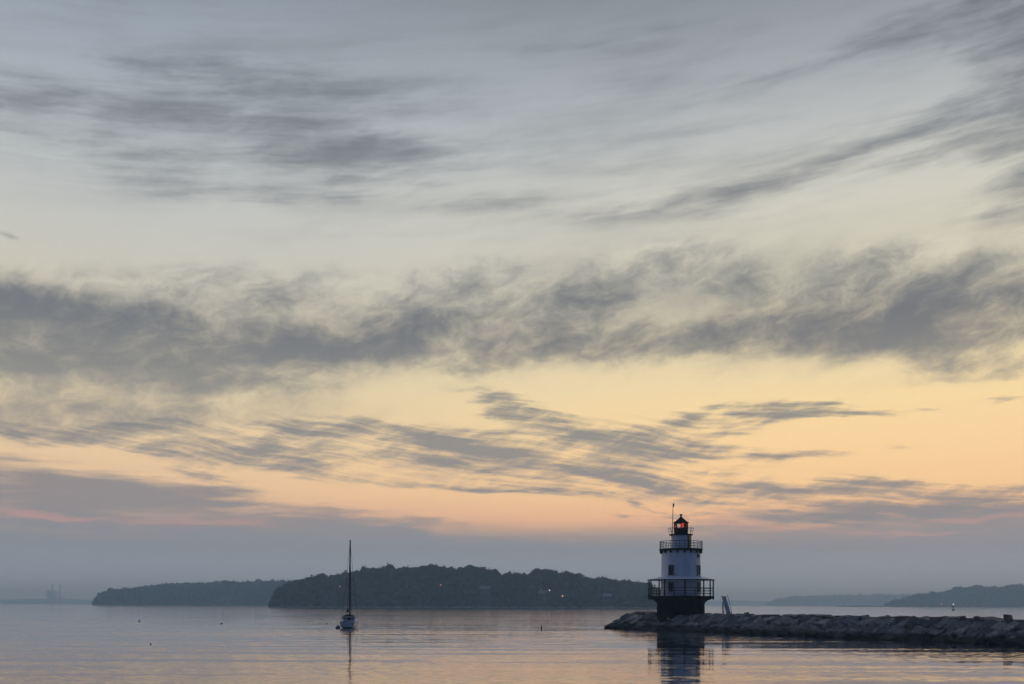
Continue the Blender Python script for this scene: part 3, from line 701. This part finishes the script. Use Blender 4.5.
# single stones that stand out
p = bw(-4.6, 3.2, -.02); block((14.4, 146.6, .05), (1.5, 1.1, .6), .3, 0, 0, 'low dark rock just off the tip of the breakwater', 'outlying rocks')
for px, dpt, w_, h_, lb in [(1007.5, 91.5, .66, .5, 'squarish dark block standing up on the crest at the right end'), (887.5, 106.5, .45, .25, 'rounded stone on the breakwater crest, well right of the stairs'),
                            (976.5, 94.5, .45, .3, 'small stone left of the squarish block on the crest'), (962.5, 96, .4, .3, 'smallest stone on the crest, farther left of the squarish block'), (747, 128.5, .55, .35, 'pale small stone on the crest right of the stairs')]:
    a_ = ray(px, HY)[0]
    block((a_ * dpt, dpt, 2.26 + h_ * .3), (w_, w_ * .9, h_), rnd.uniform(0, 1), 0, 0, lb, 'loose stones on the crest')

# ------------------------------------------------------------------ lighthouse
LX, LY = 23.75, 140.0
LH = thing('lighthouse', 'white conical lighthouse with black base and two railed galleries on the breakwater', 'lighthouse', (LX, LY, 0), math.atan2(LY, LX) - PI / 2)
o = MB().lathe([(3.27, -.4), (3.27, 2.6), (3.31, 2.62), (3.31, 2.70), (3.27, 2.72), (3.27, 3.5), (3.36, 3.80), (3.62, 4.06), (4.0, 4.27), (4.45, 4.42)], 64).build('caisson', M_IRON, LH); smooth(o)
for kk in range(16):
    a = 2 * PI * kk / 16 + .1
    MB().box((3.29 * math.sin(a), -3.29 * math.cos(a), 1.6), (.09, .08, 3.3), Matrix.Rotation(a, 3, 'Z')).build('plate_rib', M_IRON, o)
o = MB().lathe([(2.6, 4.43), (4.60, 4.43), (4.62, 4.46), (4.62, 4.72), (4.58, 4.75), (2.6, 4.75)], 64, True).build('lower_gallery_deck', M_IRON, LH); smooth(o)
NPOST = 10
for kk in range(NPOST):
    a = R(7) + 2 * PI * kk / NPOST; x, y = 4.53 * math.sin(a), -4.53 * math.cos(a)
    MB().tube([(x, y, 4.22), (x, y, 7.0)], .095, 8).build('gallery_post', M_RAIL, LH, True)
for kk in range(2 * NPOST):
    if kk % 2 == 0: continue
    a = R(7) + PI * kk / NPOST; x, y = 4.53 * math.sin(a), -4.53 * math.cos(a)
    MB().tube([(x, y, 4.75), (x, y, 5.85)], .045, 6).build('baluster', M_RAIL, LH, True)
MB().ring(4.53, 5.85, .046).ring(4.53, 5.48, .032).ring(4.53, 5.11, .032).build('lower_railing', M_RAIL, LH, True)
o = MB().lathe([(2.66, 7.50), (4.66, 7.06), (4.66, 6.96), (4.56, 6.94), (2.66, 7.32)], 64, True).build('gallery_roof', M_ROOFW, LH); smooth(o)
MB().ring(4.665, 7.0, .055, 64).build('gutter', M_RAIL, o, True)
o = MB().lathe([(2.78, 4.6), (2.78, 7.2), (2.76, 7.5), (2.69, 11.05)], 64).build('tower', M_WHITE, LH); smooth(o)
def wall_pos(r, th, z): return (r * math.sin(th), -r * math.cos(th), z)
def window(r, deg, z, w_, h_):
    th = R(deg); rot = Matrix.Rotation(th, 3, 'Z')
    f = MB()
    for sx_, sz_, ww, hh in [(-w_ / 2 - .05, 0, .12, h_ + .22), (w_ / 2 + .05, 0, .12, h_ + .22), (0, h_ / 2 + .05, w_ - .025, .12), (0, -h_ / 2 - .05, w_ - .025, .12)]:
        c_ = Vector(wall_pos(r, th, z)) + rot @ Vector((sx_, -.02, sz_)); f.box(c_, (ww, .22, hh), rot)
    fo = f.build('window', M_FRAME, LH)
    MB().box(Vector(wall_pos(r, th, z)) + rot @ Vector((0, .0, 0)), (w_, .12, h_), rot).build('pane', M_DARK, fo)
    MB().box(Vector(wall_pos(r, th, z)) + rot @ Vector((0, -.07, 0)), (.05, .05, h_), rot).build('glazing_bar', M_FRAME, fo)
    MB().box(Vector(wall_pos(r, th, z - h_ / 2 - .16)) + rot @ Vector((0, -.05, 0)), (w_ + .36, .34, .09), rot).build('sill', M_ROOFW, fo)
    return fo
for base in (-28.5, 61.5, 151.5, 241.5):
    window(2.735, base, 8.30, .62, 1.25)
    window(2.80, base, 5.95, .52, 1.15)
for base in (61.5, 241.5):
    th = R(base)
    rot = Matrix.Rotation(th, 3, 'Z') @ Matrix.Rotation(PI / 2, 3, 'X')
    po = MB().lathe([(.0, .0), (.26, .0), (.30, .05), (.30, .12), (.22, .14), (.20, .10), (0, .10)], 18)
    po.v = [tuple(rot @ Vector(v) + Vector(wall_pos(2.70, th, 10.35))) for v in po.v]; po.build('porthole', M_DARK, LH)
# upper gallery
o = MB().lathe([(2.60, 11.05), (2.95, 11.08), (3.02, 11.10), (3.02, 11.32), (2.95, 11.36), (1.2, 11.36), (1.2, 11.05)], 64, True).build('upper_gallery_deck', M_IRON, LH); smooth(o)
for kk in range(18):
    a = R(10) + 2 * PI * kk / 18; rot = Matrix.Rotation(a, 3, 'Z')
    MB().box(rot @ Vector((0, -2.80, 10.90)), (.16, .30, .34), rot).build('bracket', M_IRON, o)
for kk in range(28):
    a = R(10) + 2 * PI * kk / 28; x, y = 2.95 * math.sin(a), -2.95 * math.cos(a)
    MB().tube([(x, y, 11.34), (x, y, 12.46)], .032, 6).build('rail_post', M_RAIL, LH, True)
MB().ring(2.95, 12.40, .035).ring(2.95, 12.02, .022).ring(2.95, 11.68, .022).build('upper_railing', M_RAIL, LH, True)
# watch room and lantern
o = MB().lathe([(1.37, 11.3), (1.35, 13.28)], 12).build('watch_room', M_WHITE, LH)
th = R(61.5); rot = Matrix.Rotation(th, 3, 'Z')
d_ = MB().box(Vector(wall_pos(1.33, th, 12.30)), (.72, .24, 1.85), rot).build('door', M_DARK, LH)
MB().ball(Vector(wall_pos(1.47, th, 12.25)) + rot @ Vector((.25, 0, 0)), .05, 8, 6).build('handle', M_GALV, d_, True)
o = MB().lathe([(1.2, 13.26), (1.55, 13.26), (1.64, 13.30), (1.64, 13.40), (1.60, 13.43), (.9, 13.43)], 48).build('lantern_gallery_deck', M_IRON, LH); smooth(o)
for kk in range(10):
    a = R(16) + 2 * PI * kk / 10; x, y = 1.60 * math.sin(a), -1.60 * math.cos(a)
    MB().tube([(x, y, 13.40), (x * 1.1, y * 1.1, 14.30)], .022, 6).build('rail_post', M_RAIL, LH, True)
MB().ring(1.76, 14.28, .024).ring(1.69, 13.86, .016).build('lantern_railing', M_RAIL, LH, True)
o = MB().lathe([(1.02, 13.42), (1.02, 14.18), (1.06, 14.22), (1.06, 14.28), (.98, 14.28)], 10).build('lantern_parapet', M_IRON, LH)
ln = MB()
for kk in range(10):
    a = 2 * PI * kk / 10; x, y = .99 * math.sin(a), -.99 * math.cos(a); ln.tube([(x, y, 14.25), (x, y, 15.04)], .05, 6)
ln.ring(.99, 15.02, .05, 10).build('lantern_frame', M_IRON, LH)
MB().lathe([(.95, 14.27), (.95, 15.02)], 10).raw('lantern_glass', M_GLASS, LH)
MB().lathe([(.0, 14.2), (.34, 14.2), (.34, 14.34), (.12, 14.34), (.12, 14.2)], 16).build('lens_pedestal', M_IRON, LH)
le = MB().lathe([(.12, 14.34), (.33, 14.40), (.40, 14.54), (.42, 14.70), (.39, 14.86), (.26, 14.97), (.10, 15.0)], 20, c=(.32, -.25, 0)).build('lamp_lens', M_RED, LH); smooth(le)
# blank sector of the lantern behind the lens keeps the landward side dark
bl = MB(); segs = [(0.50 + .14 * i) for i in range(8)]
for a0, a1 in zip(segs, segs[1:]):
    bl.add([wall_pos(.9, a0, 14.27), wall_pos(.9, a1, 14.27), wall_pos(.9, a1, 15.02), wall_pos(.9, a0, 15.02), wall_pos(.87, a0, 14.27), wall_pos(.87, a1, 14.27), wall_pos(.87, a1, 15.02), wall_pos(.87, a0, 15.02)],
           [(0, 1, 2, 3), (7, 6, 5, 4), (0, 4, 5, 1), (3, 2, 6, 7)])
bl.build('blanking_panel', M_IRON, LH)
o = MB().lathe([(1.10, 15.02), (1.12, 15.08), (1.00, 15.14), (.62, 15.42), (.30, 15.70), (.13, 15.86), (.10, 16.0), (.0, 16.0)], 20).build('lantern_roof', M_IRON, LH); smooth(o, 50)
MB().ball((0, 0, 16.14), .17, 12, 8).build('vent_ball', M_IRON, o, True)
an = MB().tube([(-1.16, -.6, 13.35), (-1.13, -.6, 16.9)], .055, 8, .045).tube([(-1.13, -.6, 16.9), (-1.10, -.6, 17.75)], .035, 8).build('antenna', M_RUST, LH, True)
MB().lathe([(0, 0), (.12, .02), (.13, .36), (.08, .46), (0, .5)], 10, c=(-1.04, -.6, 17.25)).build('weather_sensor', M_RUST, an, True)

# access stairs standing by the lighthouse
sp = Vector((ray(726.5, HY)[0] * 130.6, 130.6, 1.9))
st = thing('access_stairs', 'grey metal access stairs leaning on the breakwater right of the lighthouse', 'stairs', sp, math.atan2(sp.y, sp.x) - PI / 2)
for yy in (-.40, .40):
    MB().add([(.72, yy - .02, 0), (.12, yy - .02, 0), (-.62, yy - .02, 2.66), (-.08, yy - .02, 2.66), (.72, yy + .02, 0), (.12, yy + .02, 0), (-.62, yy + .02, 2.66), (-.08, yy + .02, 2.66)],
             [(0, 1, 2, 3), (7, 6, 5, 4), (0, 4, 5, 1), (1, 5, 6, 2), (2, 6, 7, 3), (3, 7, 4, 0)]).build('stringer', M_GALV, st)
    MB().tube([(.72, yy, .05), (.66, yy, .75), (.10, yy, 2.95)], .04, 8).build('handrail', M_GALV, st, True)
    MB().tube([(-.40, yy, -.1), (-.50, yy, 2.0)], .10, 8).build('leg', M_GALV, st, True)
for kk in range(8):
    t = (kk + .5) / 8
    MB().box((.47 - .84 * t, 0, 2.66 * t), (.42, .76, .05)).build('tread', M_GALV, st)
MB().box((-.36, 0, 2.70), (.74, .86, .09)).build('landing', M_GALV, st)
MB().tube([(-.42, -.40, .8), (-.42, .40, .8)], .03, 6).tube([(-.42, -.40, .8), (.30, -.40, .35)], .03, 6).build('crossbar', M_GALV, st)

# ------------------------------------------------------------------ sailing boat on its mooring
BY = 146.0
bp_ = Vector((ray(349.4, HY)[0] * BY, BY, 0))
BO = thing('sailing_boat', 'white sailing yacht at its mooring with bare mast, seen from astern', 'sailboat', bp_, math.atan2(bp_.y, bp_.x) - PI / 2 + R(-4))
def hull_section(t):
    y = -4.3 + 9.4 * t
    b = 1.02 + .33 * math.sin(min(t / .45, 1) * PI / 2) if t < .45 else 1.35 * (1 - ((t - .45) / .55) ** 2.1)
    b = max(b, .02); sh = 1.02 + .32 * t ** 2
    kl = -.38 * math.sin(PI * min(.15 + t * .8, 1)) - .02
    pts = []
    for k in range(9):
        u = k / 8
        pts.append((b * (1 - u ** 2.6) ** .62 if u < 1 else 0.0, y + (.25 * (1 - u) if t < .05 else 0), sh + (kl - sh) * u))
    return pts
hb = MB(); bt = MB(); NS = 18
secs = [hull_section(i / (NS - 1)) for i in range(NS)]
for side in (1, -1):
    vs = [(side * x, y, z) for sct in secs for (x, y, z) in sct]
    fs = [(i * 9 + j, (i + 1) * 9 + j, (i + 1) * 9 + j + 1, i * 9 + j + 1) for i in range(NS - 1) for j in range(8)]
    hb.add(vs, fs)
t0 = secs[0]; hb.add([(x, y, z) for x, y, z in t0] + [(-x, y, z) for x, y, z in t0], [(j, j + 1, 9 + j + 1, 9 + j) for j in range(8)])
hl = hb.build('hull', M_HULL, BO); smooth(hl, 40)
wl = MB()
for side in (1, -1):
    vs = []
    for sct in secs:
        # band at the waterline, just proud of the hull
        for zz in (.22, -.1):
            for (x1_, y1_, z1_), (x2_, y2_, z2_) in zip(sct, sct[1:]):
                if z1_ >= zz >= z2_:
                    u = (z1_ - zz) / max(z1_ - z2_, 1e-6); vs.append((side * (x1_ + (x2_ - x1_) * u + .012), y1_ + (y2_ - y1_) * u - .012, zz)); break
            else: vs.append((side * .02, sct[0][1], zz))
    wl.add(vs, [(2 * i, 2 * i + 2, 2 * i + 3, 2 * i + 1) for i in range(NS - 1)])
    if side == 1: a0, a1 = vs[0], vs[1]
    else: wl.add([a0, a1, vs[0], vs[1]], [(0, 1, 3, 2)])
wl.raw('boot_stripe', M_BOOT, hl)
dk = MB()
for i in range(NS):
    x, y, z = secs[i][0]; dk.v += [(x - .01, y, z + .02), (0, y, z + .07), (-x + .01, y, z + .02)]
for i in range(NS - 1):
    for j in range(2): dk.f.append((i * 3 + j, i * 3 + 3 + j, i * 3 + 4 + j, i * 3 + j + 1))
dk.raw('deck', M_CABIN, BO)
cbm = MB(); cs = [(-1.2, .78, 1.62), (-.8, .80, 1.66), (1.2, .72, 1.62), (2.3, .50, 1.42), (2.7, .40, 1.30)]
for y, hw, zt in cs: cbm.v += [(hw + .1, y, 1.05), (hw, y, zt - .08), (hw * .6, y, zt), (-hw * .6, y, zt), (-hw, y, zt - .08), (-hw - .1, y, 1.05)]
for i in range(len(cs) - 1):
    for j in range(5): cbm.f.append((i * 6 + j, i * 6 + 6 + j, i * 6 + 7 + j, i * 6 + j + 1))
cbm.f += [tuple(range(6)), tuple(24 + j for j in range(6))[::-1]]
ca = cbm.build('cabin', M_CABIN, BO)
MB().box((0, -1.23, 1.32), (.5, .05, .5)).build('companionway', M_DARK, ca)
for sx_ in (-.52, .52): MB().box((sx_, -1.22, 1.42), (.34, .04, .18)).build('window', M_DARK, ca)
dg = MB(); ys = [-1.5, -1.1, -.5]
for y, hh in zip(ys, (1.92, 2.0, 1.72)):
    for k in range(9):
        a = PI * k / 8; dg.v.append((.92 * math.cos(a), y, 1.42 + (hh - 1.42) * math.sin(a) ** .7))
for i in range(2):
    for j in range(8): dg.f.append((i * 9 + j, i * 9 + 9 + j, i * 9 + 10 + j, i * 9 + j + 1))
dg.raw('dodger', M_CANVAS, BO)
MB().tube([(.93 * math.cos(PI * k / 10), -1.52, 1.2 + .78 * math.sin(PI * k / 10) ** .6) for k in range(11)], .03, 6).build('dodger_frame', M_SPAR, BO, True)
MB().tube([(0, 1.0, 1.2), (0, .98, 7), (.03, .92, 12.95)], .12, 10, .10).build('mast', M_SPAR, BO, True)
MB().tube([(-.05, .9, 2.45), (-.12, -3.0, 2.35)], .06, 8).build('boom', M_SPAR, BO, True)
MB().tube([(-.05, .80, 2.75), (-.07, -.2, 2.70), (-.10, -1.5, 2.58), (-.12, -2.9, 2.46)], .30, 10, .14).build('furled_sail', M_CANVAS, BO, True)
for pts in ([(1.22, .7, 1.1), (.55, .95, 7.2), (.03, .92, 12.7)], [(-1.22, .7, 1.1), (-.55, .95, 7.2), (.03, .92, 12.7)], [(0, 5.0, 1.4), (.03, .92, 12.8)], [(0, -4.25, 1.1), (.03, .92, 12.9)]):
    MB().tube(pts, .02, 5).build('stay', M_SPAR, BO)
MB().tube([(-.55, .95, 7.2), (.55, .95, 7.2)], .03, 6).build('spreader', M_SPAR, BO)
MB().tube([(-1.0, -3.2, 1.05), (-1.0, -3.2, 1.65), (-.95, -4.1, 1.68), (-.4, -4.25, 1.68), (.4, -4.25, 1.68), (.95, -4.1, 1.68), (1.0, -3.2, 1.65), (1.0, -3.2, 1.05)], .022, 6).build('pushpit', M_GALV, BO)
MB().box((.1, -4.22, .75), (.16, .1, .9)).build('rudder', M_CABIN, BO)
def mooring(px, py, Y, r, mat, label):
    p = at(px, py, Y); o = thing('mooring_buoy', label, 'buoy', (p.x, Y, 0))
    b = MB().ball((0, 0, r * .35), r, 18, 12, (1, 1, .92)).build('float', mat, o, True)
    MB().ring(r * .98, r * .25, r * .07, 24).build('rubbing_band', M_BOOT, o, True)
    MB().ring(r * .2, r * 1.32, r * .05, 12).build('ring', M_GALV, o, True)
    return o
mooring(338.0, 627, 143.0, .34, M_BUOYB, 'round blue mooring buoy floating beside the sailing yacht')

# small pot buoys scattered over the water
def pot_buoy(px, py_w, h, r, label):
    Y = depth_of(px, py_w); p = at(px, py_w, Y)
    o = thing('pot_buoy', label, 'buoy', (p.x, Y, 0), 0, 'small buoys on the open water')
    MB().lathe([(0, -.2), (r * .7, -.15), (r, .0), (r, h * .45), (r * .5, h * .6), (0, h * .62)], 14).build('float', M_BUOYD, o, True)
    MB().tube([(0, 0, h * .5), (.02, 0, h)], .035, 6).build('stick', M_SPAR, o)
    return o
pot_buoy(541.5, 629.0, .75, .10, 'slim dark pot buoy standing upright between yacht and breakwater')
pot_buoy(139.3, 621.6, .42, .17, 'pot buoy nearest the tip of the far left island, closer in')
pot_buoy(221.5, 624.0, .32, .16, 'round dark pot buoy alone on the water left of the yacht')
pot_buoy(150.7, 644.6, .13, .07, 'tiny pot buoy lowest in the water at the left')
pot_buoy(327.0, 623.8, .20, .10, 'tiny pot buoy just left of the yacht')
def can_buoy(px, py_w, py_t, label, lit):
    Y = depth_of(px, py_w); h = at(px, py_t, Y).z; r = h * .20; p = at(px, py_w, Y)
    o = thing('channel_buoy', label, 'buoy', (p.x, Y, 0))
    MB().lathe([(0, -.4), (r, -.3), (r, h * .16), (r * .8, h * .22), (0, h * .22)], 18).build('float', M_BUOYD, o, True)
    for kk in range(4):
        a = PI / 4 + kk * PI / 2
        MB().tube([(r * .7 * math.cos(a), r * .7 * math.sin(a), h * .2), (r * .2 * math.cos(a), r * .2 * math.sin(a), h * .85)], r * .08, 6).build('tower_leg', M_BUOYD, o)
    MB().box((0, 0, h * .55), (r * .9, .06, h * .22)).build('daymark', M_BUOYD, o)
    MB().ball((0, 0, h * .92), h * .075 if lit else h * .06, 12, 8).build('lantern', M_LAMPG if lit else M_BUOYD, o, True)
    return o
can_buoy(953.3, 610.4, 603.8, 'channel buoy showing a white light below the right headland', True)
can_buoy(141.5, 606.4, 603.6, 'distant dark channel buoy before the far left island', False)

# ------------------------------------------------------------------ haze
hz = MB().box((0, 5750, 65), (18200, 13700, 132))
hm = bpy.data.materials.new('haze'); hm.use_nodes = True; t = hm.node_tree; t.nodes.clear()
pv = t.nodes.new('ShaderNodeVolumePrincipled'); pv.inputs['Color'].default_value = (.56, .80, 1.0, 1); pv.inputs['Absorption Color'].default_value = (.46, .56, 1, 1); pv.inputs['Density'].default_value = 3.2e-4
pv.inputs['Anisotropy'].default_value = 0.40
mo = t.nodes.new('ShaderNodeOutputMaterial'); t.links.new(pv.outputs[0], mo.inputs['Volume'])
ho = hz.raw('haze', hm); tag(ho, 'thin blue morning haze over the water', 'haze', kind='stuff')
